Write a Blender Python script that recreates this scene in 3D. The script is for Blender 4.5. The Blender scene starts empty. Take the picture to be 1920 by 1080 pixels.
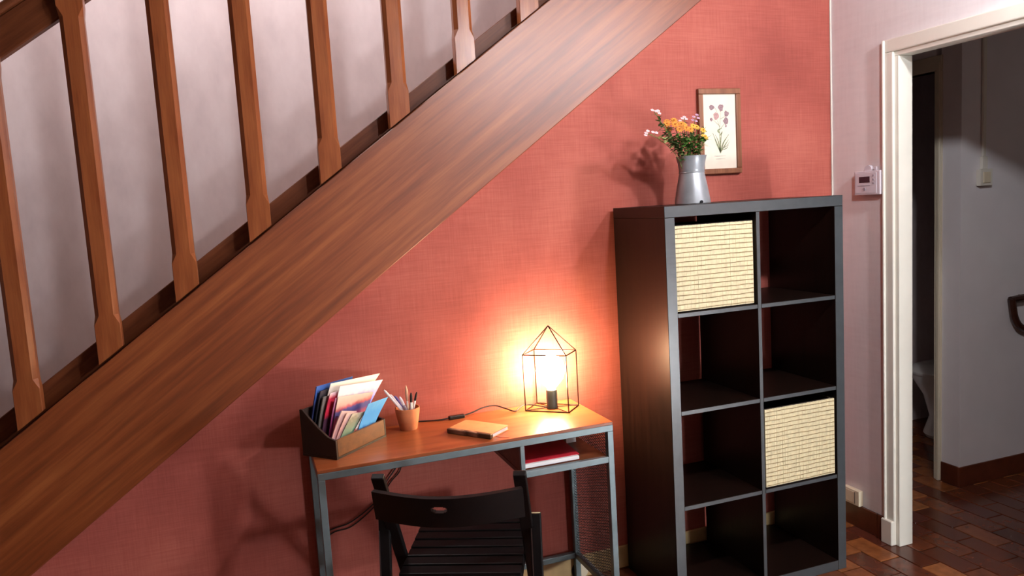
import bpy, bmesh, math, random
from mathutils import Matrix, Vector
random.seed(7)
S = bpy.context.scene
COL = S.collection
PI = math.pi

# ------------------------------------------------------------------ camera
cam_d = bpy.data.cameras.new('camera')
cam = bpy.data.objects.new('camera', cam_d); COL.objects.link(cam)
yaw, pitch, roll = math.radians(19.275), math.radians(-6.302), math.radians(-3.389)
fw = Vector((math.sin(yaw)*math.cos(pitch), math.cos(yaw)*math.cos(pitch), math.sin(pitch)))
r0 = Vector((math.cos(yaw), -math.sin(yaw), 0)); u0 = r0.cross(fw)
rt = math.cos(roll)*r0 + math.sin(roll)*u0; up = -math.sin(roll)*r0 + math.cos(roll)*u0
CAM = Vector((-1.3585, -2.2655, 1.505))
cam.matrix_world = Matrix(((rt.x, up.x, -fw.x, CAM.x), (rt.y, up.y, -fw.y, CAM.y), (rt.z, up.z, -fw.z, CAM.z), (0, 0, 0, 1)))
FPX = 1414.35
cam_d.sensor_width = 36; cam_d.lens = FPX/1920*36; cam_d.clip_start = .02
S.camera = cam

# ------------------------------------------------------------------ world, exposure, light values
w = bpy.data.worlds.new('night'); S.world = w; w.use_nodes = True
w.node_tree.nodes['Background'].inputs[0].default_value = (.02, .02, .025, 1)
w.node_tree.nodes['Background'].inputs[1].default_value = .3
S.view_settings.view_transform = 'Standard'; S.view_settings.look = 'None'
S.view_settings.gamma = 1; S.view_settings.exposure = 0; S.view_settings.use_curve_mapping = False
# lamps of the room and the added hall fill: (bulb position, radiance, colour)
SPOT_BULBS = [((.12, -1.30, 2.40), 760, (1, 1, 1.05)), ((.76, -1.30, 2.40), 760, (1, 1, 1.05))]
GLOBE_LAMP = ((.90, -2.30, .44), 235, (.92, .97, 1.0))
HALL_FILL = ((2.7, -1.7, 2.05), 15, (1, .9, .85))  # added unseen fill that brightens the hall
STAIR_LAMP = ((-1.35, .80, 3.6), 150, (1, .97, .98))
DESK_BULB = 190

# ------------------------------------------------------------------ helpers
def lin(r, g, b):
    f = lambda c: (c/255/12.92 if c/255 <= .04045 else ((c/255+.055)/1.055)**2.4)
    return (f(r), f(g), f(b), 1)
M = {}
def nodes(name):
    m = bpy.data.materials.new(name); m.use_nodes = True; M[name] = m
    nt = m.node_tree; return m, nt, nt.nodes['Principled BSDF']
def N(nt, t, **k):
    n = nt.nodes.new(t)
    for a, b in k.items():
        if a in n.inputs: n.inputs[a].default_value = b
        else: setattr(n, a, b)
    return n
def ramp(nt, fac, stops):
    n = nt.nodes.new('ShaderNodeValToRGB'); e = n.color_ramp.elements
    while len(e) < len(stops): e.new(.5)
    for i, (p, c) in enumerate(stops): e[i].position = p; e[i].color = c
    nt.links.new(fac, n.inputs[0]); return n
def plain(name, col, rough=.5, metal=0, spec=.5, noise=.06, scale=30, bump=0, coat=0):
    """one colour with a little uneven tone"""
    m, nt, b = nodes(name)
    b.inputs['Roughness'].default_value = rough; b.inputs['Metallic'].default_value = metal
    b.inputs['Specular IOR Level'].default_value = spec
    b.inputs['Coat Weight'].default_value = coat
    tc = N(nt, 'ShaderNodeTexCoord'); no = N(nt, 'ShaderNodeTexNoise', Scale=scale, Detail=3)
    nt.links.new(tc.outputs['Object'], no.inputs['Vector'])
    lo = tuple(c*(1-noise*2) for c in col[:3])+(1,); hi = tuple(min(1, c*(1+noise*2)) for c in col[:3])+(1,)
    r = ramp(nt, no.outputs['Fac'], [(.3, lo), (.7, hi)])
    nt.links.new(r.outputs[0], b.inputs['Base Color'])
    if bump:
        bp = N(nt, 'ShaderNodeBump', Strength=bump, Distance=.002)
        nt.links.new(no.outputs['Fac'], bp.inputs['Height']); nt.links.new(bp.outputs[0], b.inputs['Normal'])
    return m
def wood(name, dark, light, rough=.35, rot=(0, 0, 0), stretch=(.6, 14, 14), spec=.5, scale=3, mid=None, coat=0):
    """grain runs along X after rotation"""
    m, nt, b = nodes(name)
    b.inputs['Roughness'].default_value = rough; b.inputs['Specular IOR Level'].default_value = spec
    b.inputs['Coat Weight'].default_value = coat
    tc = N(nt, 'ShaderNodeTexCoord')
    mr = N(nt, 'ShaderNodeMapping'); mr.inputs['Rotation'].default_value = rot
    ms = N(nt, 'ShaderNodeMapping'); ms.inputs['Scale'].default_value = stretch
    nt.links.new(tc.outputs['Object'], mr.inputs[0]); nt.links.new(mr.outputs[0], ms.inputs[0])
    n1 = N(nt, 'ShaderNodeTexNoise', Scale=scale, Detail=6, Roughness=.62)
    n2 = N(nt, 'ShaderNodeTexNoise', Scale=scale*5, Detail=3)
    nt.links.new(ms.outputs[0], n1.inputs[0]); nt.links.new(ms.outputs[0], n2.inputs[0])
    mx = N(nt, 'ShaderNodeMath', operation='MULTIPLY_ADD'); mx.inputs[1].default_value = .3
    nt.links.new(n2.outputs['Fac'], mx.inputs[0]); nt.links.new(n1.outputs['Fac'], mx.inputs[2])
    md = mid or tuple((a+c)/2 for a, c in zip(dark, light))
    r = ramp(nt, mx.outputs[0], [(.42, dark), (.62, md), (.85, light)])
    nt.links.new(r.outputs[0], b.inputs['Base Color'])
    bp = N(nt, 'ShaderNodeBump', Strength=.08, Distance=.001)
    nt.links.new(n2.outputs['Fac'], bp.inputs['Height']); nt.links.new(bp.outputs[0], b.inputs['Normal'])
    return m
def emit(name, col, strength):
    m, nt, b = nodes(name)
    b.inputs['Base Color'].default_value = (1, 1, 1, 1)
    b.inputs['Emission Color'].default_value = tuple(col)+(1,); b.inputs['Emission Strength'].default_value = strength
    return m
def bands(name, stops, rough=.5, axis='Z', jig=.05, scale=9):
    """printed paper: colour bands up the sheet, broken by noise (flat print)"""
    m, nt, b = nodes(name); b.inputs['Roughness'].default_value = rough
    tc = N(nt, 'ShaderNodeTexCoord'); sp = N(nt, 'ShaderNodeSeparateXYZ'); nt.links.new(tc.outputs['Generated'], sp.inputs[0])
    no = N(nt, 'ShaderNodeTexNoise', Scale=scale, Detail=2); nt.links.new(tc.outputs['Generated'], no.inputs[0])
    a = N(nt, 'ShaderNodeMath', operation='MULTIPLY_ADD'); a.inputs[1].default_value = jig*4
    nt.links.new(no.outputs['Fac'], a.inputs[0]); nt.links.new(sp.outputs[axis], a.inputs[2])
    s = N(nt, 'ShaderNodeMath', operation='SUBTRACT'); s.inputs[1].default_value = jig*2; nt.links.new(a.outputs[0], s.inputs[0])
    r = ramp(nt, s.outputs[0], stops); nt.links.new(r.outputs[0], b.inputs['Base Color'])
    return m

# walls ------------------------------------------------------------
def wall_mat(name, a, bcol, c, fx, fz, mixw=.5, rough=.75, bump=.15, blotch=2.2):
    """woven paper wall covering: fine horizontal and vertical threads over soft blotches"""
    m, nt, b = nodes(name); b.inputs['Roughness'].default_value = rough; b.inputs['Specular IOR Level'].default_value = .25
    tc = N(nt, 'ShaderNodeTexCoord'); add = None
    for sc in ((fx, fx, 8), (8, 8, fz)):
        mp = N(nt, 'ShaderNodeMapping'); mp.inputs['Scale'].default_value = sc
        nt.links.new(tc.outputs['Object'], mp.inputs[0])
        no = N(nt, 'ShaderNodeTexNoise', Scale=1, Detail=4, Roughness=.6); nt.links.new(mp.outputs[0], no.inputs[0])
        if add is None: add = no.outputs['Fac']
        else:
            q = N(nt, 'ShaderNodeMath', operation='ADD'); nt.links.new(add, q.inputs[0]); nt.links.new(no.outputs['Fac'], q.inputs[1]); add = q.outputs[0]
    bl = N(nt, 'ShaderNodeTexNoise', Scale=blotch, Detail=3); nt.links.new(tc.outputs['Object'], bl.inputs[0])
    q = N(nt, 'ShaderNodeMath', operation='MULTIPLY_ADD'); q.inputs[1].default_value = mixw
    nt.links.new(add, q.inputs[0]); nt.links.new(bl.outputs['Fac'], q.inputs[2])
    r = ramp(nt, q.outputs[0], [(.55, a), (.75, bcol), (.95, c)])
    sc = N(nt, 'ShaderNodeMath', operation='MULTIPLY'); sc.inputs[1].default_value = .75/(mixw+.5)
    nt.links.new(q.outputs[0], sc.inputs[0]); nt.links.new(sc.outputs[0], r.inputs[0])
    nt.links.new(r.outputs[0], b.inputs['Base Color'])
    bp = N(nt, 'ShaderNodeBump', Strength=bump, Distance=.001); nt.links.new(add, bp.inputs['Height']); nt.links.new(bp.outputs[0], b.inputs['Normal'])
    return m
wall_mat('red_wall', lin(146, 72, 63), lin(167, 87, 76), lin(184, 104, 90), 210, 210, mixw=.38, bump=.1)
wall_mat('pink_wall', lin(224, 216, 217), lin(231, 224, 225), lin(236, 229, 230), 60, 60, bump=.04)
wall_mat('stair_wall', lin(200, 186, 186), lin(210, 196, 195), lin(217, 204, 203), 14, 3, mixw=1.2, bump=.02, blotch=.8)
plain('white_plaster', lin(226, 220, 216), .85, noise=.02, scale=4)
plain('hall_wall', lin(232, 228, 230), .8, noise=.02, scale=4)
plain('room_wall_brown', lin(126, 108, 98), .8, noise=.05, scale=3)
plain('ceiling_wood', lin(150, 128, 112), .7, noise=.05, scale=3)
plain('ceiling_white', lin(225, 220, 215), .9, noise=.02, scale=3)
plain('white_paint', lin(228, 224, 212), .4, noise=.02, scale=8)
plain('cream_paint', lin(214, 204, 180), .45, noise=.02, scale=8)
plain('beige_skirting', lin(190, 160, 112), .5, noise=.12, scale=9)
plain('brown_tile_edge', lin(92, 44, 26), .3, noise=.15, scale=14)
plain('grout', lin(50, 36, 28), .9, noise=.1, scale=40)
def tile_mat():
    m, nt, b = nodes('floor_tile'); b.inputs['Roughness'].default_value = .22
    oi = N(nt, 'ShaderNodeObjectInfo'); ge = N(nt, 'ShaderNodeNewGeometry'); tc = N(nt, 'ShaderNodeTexCoord')
    a = N(nt, 'ShaderNodeMath', operation='ADD'); nt.links.new(oi.outputs['Random'], a.inputs[0]); nt.links.new(ge.outputs['Random Per Island'], a.inputs[1])
    f = N(nt, 'ShaderNodeMath', operation='FRACT'); nt.links.new(a.outputs[0], f.inputs[0])
    r = ramp(nt, f.outputs[0], [(0, lin(84, 40, 24)), (.3, lin(112, 58, 32)), (.55, lin(92, 46, 34)), (.8, lin(136, 78, 42)), (1, lin(160, 100, 56))])
    no = N(nt, 'ShaderNodeTexNoise', Scale=22, Detail=4); nt.links.new(ge.outputs['Position'], no.inputs[0])
    r2 = ramp(nt, no.outputs['Fac'], [(.3, (.62, .6, .6, 1)), (.7, (1.05, 1.03, 1, 1))])
    mx = N(nt, 'ShaderNodeMix', data_type='RGBA', blend_type='MULTIPLY'); mx.inputs[0].default_value = 1
    nt.links.new(r.outputs[0], mx.inputs[6]); nt.links.new(r2.outputs[0], mx.inputs[7]); nt.links.new(mx.outputs[2], b.inputs['Base Color'])
    bp = N(nt, 'ShaderNodeBump', Strength=.1, Distance=.002); nt.links.new(no.outputs['Fac'], bp.inputs['Height']); nt.links.new(bp.outputs[0], b.inputs['Normal'])
tile_mat()
SLOPE = .729; ANG = math.atan(SLOPE)
wood('stringer_wood', lin(98, 42, 13), lin(152, 84, 40), .42, rot=(0, ANG, 0), stretch=(.45, 9, 9), mid=lin(124, 60, 23), spec=.75)
wood('baluster_wood', lin(118, 56, 26), lin(158, 92, 52), .3, rot=(0, PI/2, 0), stretch=(1, 14, 14))
wood('dark_stair_wood', lin(74, 34, 18), lin(112, 62, 34), .45, spec=.25, rot=(0, ANG, 0), stretch=(.6, 10, 10))
wood('tread_wood', lin(104, 56, 28), lin(150, 90, 50), .14, spec=1, coat=1, rot=(0, 0, PI/2), stretch=(1, 10, 10))
wood('desk_wood', lin(124, 60, 30), lin(160, 88, 50), .28, stretch=(.8, 12, 12))
wood('dark_panel_wood', lin(88, 50, 28), lin(118, 70, 40), .4, stretch=(.8, 12, 12))
wood('blackbrown', lin(15, 9, 7), lin(28, 16, 11), .36, rot=(0, PI/2, 0), stretch=(.8, 16, 16), spec=.22)
plain('blackbrown_edge_sheen', lin(62, 67, 70), .33, noise=.05, spec=.8)  # same board surface, greyed to paint in reflected light
plain('desk_metal', lin(112, 127, 131), .36, metal=.4, noise=.03)
plain('dark_metal', lin(30, 32, 34), .4, metal=.5)
plain('mesh_metal', lin(46, 40, 40), .5, metal=.3)
plain('chair_black', lin(13, 11, 12), .42, noise=.1, spec=.3)
plain('steel', lin(150, 150, 155), .3, metal=1)
plain('black_plastic', lin(20, 20, 20), .4)
plain('cable_black', lin(26, 20, 18), .5)
plain('lamp_wire', lin(40, 26, 20), .35, metal=.7)
plain('terracotta', lin(196, 120, 76), .8, noise=.06, scale=40, bump=.1)
plain('zinc', lin(158, 164, 170), .34, metal=.35, noise=.08, scale=14)
wood('frame_wood', lin(108, 62, 40), lin(150, 98, 68), .4, rot=(0, PI/2, 0))
plain('paper_cream', lin(236, 224, 206), .7, noise=.02)
plain('print_mauve', lin(150, 122, 126), .8, noise=.2, scale=220)
plain('print_rose', lin(186, 146, 142), .8, noise=.2, scale=220)
plain('print_green', lin(132, 138, 104), .8, noise=.2, scale=160)
plain('print_grey', lin(190, 176, 160), .8, noise=.1, scale=200)
plain('bamboo', lin(224, 212, 172), .6, noise=.05, scale=60)
plain('bamboo_thread', lin(138, 112, 70), .8)
plain('basket_dark', lin(40, 30, 24), .7)
plain('box_dark', lin(44, 28, 20), .5, noise=.12, scale=20)
wood('box_wood', lin(84, 48, 18), lin(116, 70, 30), .5)
plain('petal_orange', lin(228, 144, 56), .7, noise=.2, scale=120)
plain('petal_yellow', lin(236, 180, 74), .7, noise=.15, scale=120)
plain('petal_pink', lin(240, 200, 204), .7, noise=.1, scale=120)
plain('petal_mauve', lin(190, 150, 176), .7, noise=.15, scale=120)
plain('flower_heart', lin(180, 100, 28), .8)
plain('leaf_green', lin(78, 120, 48), .55, noise=.25, scale=90)
plain('leaf_dark', lin(56, 78, 36), .6, noise=.25, scale=90)
plain('leaf_pale', lin(150, 160, 104), .6, noise=.2, scale=90)
plain('stem_green', lin(88, 110, 52), .6, noise=.2, scale=90)
plain('appliance_white', lin(214, 206, 214), .45, noise=.02)
plain('lcd', lin(52, 34, 46), .25)
plain('button_grey', lin(160, 150, 160), .5)
plain('socket_cream', lin(226, 214, 186), .4, noise=.02)
plain('hole_dark', lin(40, 30, 24), .7)
plain('red_card', lin(200, 40, 56), .5, noise=.06)
plain('white_paper', lin(236, 236, 236), .6, noise=.02)
plain('kraft', lin(196, 130, 84), .7, noise=.05)
bands('book_spine', [(0, lin(66, 36, 20)), (.3, lin(150, 112, 90)), (.42, lin(62, 34, 22)), (.6, lin(160, 120, 96)), (.66, lin(70, 40, 24)), (1, lin(84, 58, 30))], axis='X', scale=14)
plain('ribbon_red', lin(200, 90, 70), .5)
plain('porcelain', lin(220, 220, 214), .15, noise=.01)
plain('bracket_wood', lin(58, 30, 20), .35, noise=.15)
plain('pen_white', lin(232, 224, 224), .35)
plain('pen_blue', lin(70, 60, 130), .35)
plain('pen_black', lin(30, 26, 30), .35)
plain('pen_brush', lin(206, 160, 130), .5)
plain('lamp_white', lin(220, 220, 215), .4)

MW = {}
def T(o): return MW.get(o.name, Matrix())
def thing(name, label, cat, loc=(0, 0, 0), rz=0, group=None, kind=None):
    o = bpy.data.objects.new(name, None); COL.objects.link(o); o.empty_display_size = .05
    o.location = loc; o.rotation_euler = (0, 0, rz); MW[o.name] = Matrix.Translation(loc) @ Matrix.Rotation(rz, 4, 'Z')
    tag(o, label, cat, group, kind); return o
def tag(o, label=None, cat=None, group=None, kind=None):
    if label: o['label'] = label
    if cat: o['category'] = cat
    if group: o['group'] = group
    if kind: o['kind'] = kind
    return o
class MB:
    def __init__(s): s.v = []; s.f = []
    def add(s, vs, fs):
        n = len(s.v); s.v += [Vector(p) for p in vs]; s.f += [tuple(i+n for i in q) for q in fs]; return s
    def box(s, x0, x1, y0, y1, z0, z1):
        return s.add([(x0,y0,z0),(x1,y0,z0),(x1,y1,z0),(x0,y1,z0),(x0,y0,z1),(x1,y0,z1),(x1,y1,z1),(x0,y1,z1)],
                     [(0,3,2,1),(4,5,6,7),(0,1,5,4),(1,2,6,5),(2,3,7,6),(3,0,4,7)])
    def hexa(s, p):   # 8 corners, bottom 4 then top 4
        return s.add(p, [(0,3,2,1),(4,5,6,7),(0,1,5,4),(1,2,6,5),(2,3,7,6),(3,0,4,7)])
    def slab(s, q, d):   # quad q extruded by vector d
        d = Vector(d); q = [Vector(p) for p in q]; return s.hexa(q+[p+d for p in q])
    def bar(s, a, b, wx, wz, side=(0, 0, 1)):   # square bar from a to b
        a = Vector(a); b = Vector(b); d = (b-a).normalized(); sd = Vector(side); e = d.cross(sd)
        if e.length < 1e-4: e = d.cross(Vector((1, 0, 0)))
        e.normalize(); g = e.cross(d).normalized()
        q = [a-e*wx/2-g*wz/2, a+e*wx/2-g*wz/2, a+e*wx/2+g*wz/2, a-e*wx/2+g*wz/2]
        return s.slab(q, b-a)
    def prism(s, poly, y0, y1):   # polygon in X,Z extruded along Y
        n = len(poly)
        return s.add([(x, y0, z) for x, z in poly]+[(x, y1, z) for x, z in poly],
                     [tuple(range(n)), tuple(range(2*n-1, n-1, -1))]+[(i, i+n, (i+1) % n+n, (i+1) % n) for i in range(n)])
    def tube(s, pts, r, n=8, cap=True):
        pts = [Vector(p) for p in pts]; rr = r if isinstance(r, (list, tuple)) else [r]*len(pts)
        base = len(s.v); prev = None
        for i, p in enumerate(pts):
            d = (pts[min(i+1, len(pts)-1)]-pts[max(i-1, 0)]).normalized()
            if prev is None:
                e = d.cross(Vector((0, 0, 1)));
                if e.length < .1: e = d.cross(Vector((1, 0, 0)))
            else: e = prev-d*prev.dot(d)
            e.normalize(); prev = e; g = d.cross(e)
            s.v += [p+rr[i]*(math.cos(2*PI*k/n)*e+math.sin(2*PI*k/n)*g) for k in range(n)]
        for i in range(len(pts)-1):
            for k in range(n):
                a = base+i*n+k; b = base+i*n+(k+1) % n; s.f.append((a, b, b+n, a+n))
        if cap: s.f.append(tuple(base+k for k in range(n-1, -1, -1))); s.f.append(tuple(base+(len(pts)-1)*n+k for k in range(n)))
        return s
    def lathe(s, prof, n=32, c=(0, 0, 0), sx=1, sy=1):
        base = len(s.v); c = Vector(c)
        for r, z in prof: s.v += [c+Vector((r*sx*math.cos(2*PI*k/n), r*sy*math.sin(2*PI*k/n), z)) for k in range(n)]
        for i in range(len(prof)-1):
            for k in range(n):
                a = base+i*n+k; b = base+i*n+(k+1) % n; s.f.append((a, b, b+n, a+n))
        s.f.append(tuple(base+k for k in range(n-1, -1, -1))); s.f.append(tuple(base+(len(prof)-1)*n+k for k in range(n)))
        return s
    def sphere(s, c, r, n=12, m=8, sz=1):
        prof = [(max(1e-4, r*math.sin(PI*i/m)), -r*sz*math.cos(PI*i/m)) for i in range(m+1)]
        return s.lathe(prof, n, c)
    def xf(s, mat):
        s.v = [mat @ p for p in s.v]; return s
    def build(s, name, mat, parent=None, smooth=False, bevel=0, local=False, seg=1):
        me = bpy.data.meshes.new(name); vs = s.v
        if parent is not None and not local:
            inv = T(parent).inverted(); vs = [inv @ p for p in vs]
        me.from_pydata([tuple(p) for p in vs], [], s.f)
        bm = bmesh.new(); bm.from_mesh(me); bmesh.ops.recalc_face_normals(bm, faces=bm.faces[:])
        if bevel:
            ed = [e for e in bm.edges if len(e.link_faces) == 2 and e.calc_face_angle(0) > .6]
            bmesh.ops.bevel(bm, geom=ed, offset=bevel, segments=seg, profile=.5, affect='EDGES', clamp_overlap=True)
        if smooth:
            for f in bm.faces: f.smooth = True
            for e in bm.edges:
                if len(e.link_faces) == 2 and e.calc_face_angle(0) > .7: e.smooth = False
        bm.to_mesh(me); bm.free()
        me.materials.append(M[mat] if isinstance(mat, str) else mat)
        o = bpy.data.objects.new(name, me); COL.objects.link(o)
        if parent is not None: o.parent = parent; MW[o.name] = T(parent)
        return o
def clone(o, parent, loc):
    c = o.copy(); COL.objects.link(c); c.parent = parent; c.location = loc; MW[c.name] = T(parent); return c
def struct(o): o['kind'] = 'structure'; return o
def pix(p):
    d = Vector(p)-CAM; z = d.dot(fw)
    if z < .05: return (-9999, -9999, .05)
    return (960+FPX*d.dot(rt)/z, 540-FPX*d.dot(up)/z, z)

YW = .40          # face of the red wall under the stairs
XP = 1.085        # face of the pink wall with the doorway
CEIL = 2.56
STOP = lambda x: .733*x+2.406     # upper edge of the stair stringer
SBOT = lambda x: .725*x+1.953     # lower edge

# ------------------------------------------------------------------ structure: floor with tiles
fl = struct(MB().box(-4.0, 4.2, -4.6, 2.2, -.10, -.006).build('floor', 'grout'))
TW, TL, G = .10, .20, .004
one = MB().box(-TW/2+G/2, TW/2-G/2, -TL/2+G/2, TL/2-G/2, -.006, 0)
proto = one.build('tile', 'floor_tile', fl, bevel=.002)
near, rest = [], []
for i in range(-40, 42):
    for j in range(-24, 12):
        x = 1.27+i*TW; y = -.02+j*TL+(i % 2)*TL/2
        if not (-3.9 < x < 4.1 and -4.5 < y < 2.1): continue
        px, py, d = pix((x, y, 0))
        vis = (1570 < px < 1950 and 860 < py < 1110 and y < 1.0) or (990 < px < 1210 and 1040 < py < 1130)
        if vis and abs(FPX*TW/d) > 10 and y < (YW if x < XP else 1.2): near.append((x, y))
        else: rest.append((x, y))
near.sort(key=lambda p: pix((p[0], p[1], 0))[2]); rest += near[300:]; near = near[:300]
for k, (x, y) in enumerate(near):
    if k == 0: proto.location = (x, y, 0)
    else: clone(proto, fl, (x, y, random.uniform(-.0006, .0004)))
mb = MB()
for x, y in rest: mb.box(x-TW/2+G/2, x+TW/2-G/2, y-TL/2+G/2, y+TL/2-G/2, -.006, 0)
o = mb.build('tile_field', 'floor_tile', fl); o['kind'] = 'stuff'

# red wall: closes the space under the stairs, its top hidden behind the stringer
mid = lambda x: .729*x+2.2
struct(MB().prism([(-3.01, 0), (XP+.06, 0), (XP+.06, CEIL+.3), ((CEIL+.3-2.2)/.729, CEIL+.3), (-3.01, .02)], YW, YW+.04).build('wall_back', 'red_wall'))
struct(MB().box(-3.0, XP, YW-.011, YW, 0, .092).build('baseboard_back', 'beige_skirting', bevel=.003))
# thin pale corner bead between red and pink wall
struct(MB().box(XP-.007, XP, YW-.007, YW, .092, CEIL).build('trim_1', 'white_paint', bevel=.002))
# pink wall with doorway
DY0, DY1, DZ = -.76, .063, 2.012
mb = MB().box(XP, XP+.06, DY1, YW, 0, CEIL).box(XP, XP+.06, -4.6, DY0, 0, CEIL).box(XP, XP+.06, DY0, DY1, DZ, CEIL)
struct(mb.build('wall_right', 'pink_wall'))
struct(MB().box(-4.06, -4.0, -4.6, 1.36, 0, 5.0).build('wall_left', 'room_wall_brown'))
struct(MB().box(-4.0, 4.2, -4.66, -4.6, 0, CEIL).build('wall_front', 'room_wall_brown'))
struct(MB().box(-4.06, XP+.06, -4.66, .34, CEIL, CEIL+.2).build('ceiling', 'ceiling_wood'))
# stair well
struct(MB().box(-4.0, 4.2, 1.30, 1.36, 0, 5.0).build('wall_stair', 'stair_wall'))
struct(MB().box(-4.06, 2.6, .34, 1.36, 5.0, 5.06).build('ceiling_stair', 'ceiling_white'))
struct(MB().box(-4.0, 2.6, .28, .34, CEIL+.2, 5.0).build('wall_landing', 'stair_wall'))
struct(MB().box(2.6, 2.66, .28, 1.36, 2.8, 5.0).build('wall_stair_end', 'stair_wall'))
# stairwell is closed off from the hall at the side and has the landing floor on top
struct(MB().box(XP, XP+.06, YW, 1.30, 0, 2.74).build('wall_stair_side', 'white_plaster'))
struct(MB().box(XP, 2.6, .34, 1.30, 2.74, 2.84).build('landing_floor', 'tread_wood'))

# brown tile skirting of the pink wall: single tiles
bb = struct(MB().box(XP-.004, XP, .12, YW-.011, 0, .10).build('baseboard_right', 'grout'))
for y0, y1 in ((.156, .386), (.122, .153)):
    MB().box(XP-.010, XP-.0035, y0, y1, .0, .101).build('tile', 'brown_tile_edge', bb, bevel=.002)

# doorway: jambs, casing, plinth blocks
dr = thing('door_1', 'white painted door frame in the pink wall', None, (XP, DY1, 0), kind='structure')
del dr['label']
MB().box(XP-.002, XP+.068, DY1-.022, DY1, 0, DZ-.0225).build('jamb', 'white_paint', dr, bevel=.002)
MB().box(XP-.002, XP+.068, DY0, DY0+.022, 0, DZ-.0225).build('jamb', 'white_paint', dr, bevel=.002)
MB().box(XP-.002, XP+.068, DY0, DY1, DZ-.022, DZ).build('head_jamb', 'white_paint', dr, bevel=.002)
def casing(y0, y1, z0, z1, name):
    return MB().box(XP-.014, XP-.001, y0, y1, z0, z1).build(name, 'white_paint', dr, bevel=.004, seg=2)
casing(DY1-.004, DY1+.045, .1, DZ-.0045, 'casing')
casing(DY0-.045, DY0+.004, .1, DZ-.0045, 'casing')
casing(DY0-.045, DY1+.045, DZ-.004, DZ+.045, 'head_casing')
MB().box(XP-.022, XP-.001, DY1+.034, DY1+.0445, .1, DZ+.0445).build('casing_bead', 'white_paint', dr, bevel=.004, seg=2)
MB().box(XP-.028, XP-.001, DY1-.004, DY1+.052, 0, .105).build('plinth_block', 'white_paint', dr, bevel=.003)
MB().box(XP-.028, XP-.001, DY0-.055, DY0+.004, 0, .105).build('plinth_block', 'white_paint', dr, bevel=.003)

# hall beyond the doorway
HX, HY = 1.833, .392
struct(MB().box(HX, 4.2, HY, HY+.08, 0, 2.45).box(HX, HX+.06, HY+.08, .50, 0, 2.45).build('wall_hall', 'hall_wall'))
struct(MB().box(HX, HX+.06, .53, 1.30, 2.02, 2.45).build('wall_hall_lintel', 'hall_wall'))
struct(MB().box(XP+.06, 4.2, -4.6, 1.30, 2.45, 2.55).build('ceiling_hall', 'ceiling_white'))
struct(MB().box(4.2, 4.26, -4.6, 1.36, 0, 2.6).build('wall_hall_end', 'hall_wall'))
struct(MB().box(HX-.008, 4.2, HY-.008, HY, 0, .10).box(HX-.008, HX, HY, .492, 0, .10).build('baseboard_hall', 'brown_tile_edge', bevel=.002))
d2 = thing('door_2', None, None, (HX, .52, 0), kind='structure')
MB().box(HX-.012, HX+.07, .492, .530, 0, 2.02).build('jamb', 'cream_paint', d2, bevel=.003)
MB().box(HX-.02, HX-.010, .494, .512, 0, 2.06).build('casing', 'cream_paint', d2, bevel=.003)
MB().box(HX-.012, HX+.07, .492, 1.28, 2.02, 2.09).build('head_casing', 'cream_paint', d2, bevel=.003)
for z in (1.035, .955):
    MB().box(HX-.0035, HX+.02, .5295, .534, z-.018, z+.018).build('strike_plate', 'hole_dark', d2)

# ------------------------------------------------------------------ staircase
st = thing('staircase', 'brown varnished wooden staircase with balusters rising above the red wall', 'staircase', (-3.0, .38, 0))
xa, xb = -3.05, 1.06
MB().prism([(xa, max(.0, SBOT(xa))), (-2.69, 0), (xb, SBOT(xb)), (xb, STOP(xb)), (xa, STOP(xa))], .375, .3985).build('stringer', 'stringer_wood', st, bevel=.0025)
MB().prism([(xa, STOP(xa)-.12), (xb, STOP(xb)-.12), (xb, .72*xb+2.468), (xa, .72*xa+2.468)], .4405, .470).build('inner_stringer', 'dark_stair_wood', st, bevel=.002)
MB().prism([(xa, STOP(xa)-.03), (xb, STOP(xb)-.03), (xb, STOP(xb)-.006), (xa, STOP(xa)-.006)], .399, .4405).build('stringer_cap', 'dark_stair_wood', st)
# handrail: a deep rail with a rounded cap, balusters are fixed to its front
RB = lambda x: .72*x+3.462
MB().prism([(xa, RB(xa)), (xb, RB(xb)), (xb, RB(xb)+.115), (xa, RB(xa)+.115)], .418, .452).build('handrail', 'dark_stair_wood', st, bevel=.004)
MB().prism([(xa, RB(xa)+.115), (xb, RB(xb)+.115), (xb, RB(xb)+.15), (xa, RB(xa)+.15)], .405, .465).build('handrail_cap', 'dark_stair_wood', st, bevel=.012, seg=3)
# baluster, built once at x=0: square blocks at the ends, chamfered shaft between
def baluster():
    mb = MB(); y0, y1 = .381, .417; z0 = 2.410; z1 = RB(0)+.10
    secs = [(-.10, .037, .0015), (.095, .037, .0015), (.125, .0335, .013), (z1-z0-.115, .0335, .013), (z1-z0-.085, .037, .0015), (z1-z0, .037, .0015)]
    loops = []
    for k, (dz, hw, c) in enumerate(secs):
        ring = [(-hw, y1), (-hw, y0+c), (-hw+c, y0), (hw-c, y0), (hw, y0+c), (hw, y1)]
        z = z0+dz
        loops.append([(x, y, (z0-.004+x*SLOPE) if k == 0 else z) for x, y in ring])
    vs = [p for L in loops for p in L]; n = 6; fs = [tuple(range(n)), tuple(range((len(loops)-1)*n, len(loops)*n))]
    for a in range(len(loops)-1):
        for k in range(n): fs.append((a*n+k, a*n+(k+1) % n, (a+1)*n+(k+1) % n, (a+1)*n+k))
    return mb.add(vs, fs)
bx = [-2.77, -2.523, -2.277, -2.03, -1.788, -1.547, -1.305, -1.059, -.808, -.556, -.302, -.053, .194, .441, .688]
b0 = baluster().build('baluster', 'baluster_wood', st)
base = b0.location.copy()
for k, x in enumerate(bx):
    t = Vector((x, 0, x*SLOPE+(.003 if k else .003)))
    if k == 0: b0.location = base+t
    else: clone(b0, st, base+t)
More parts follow.
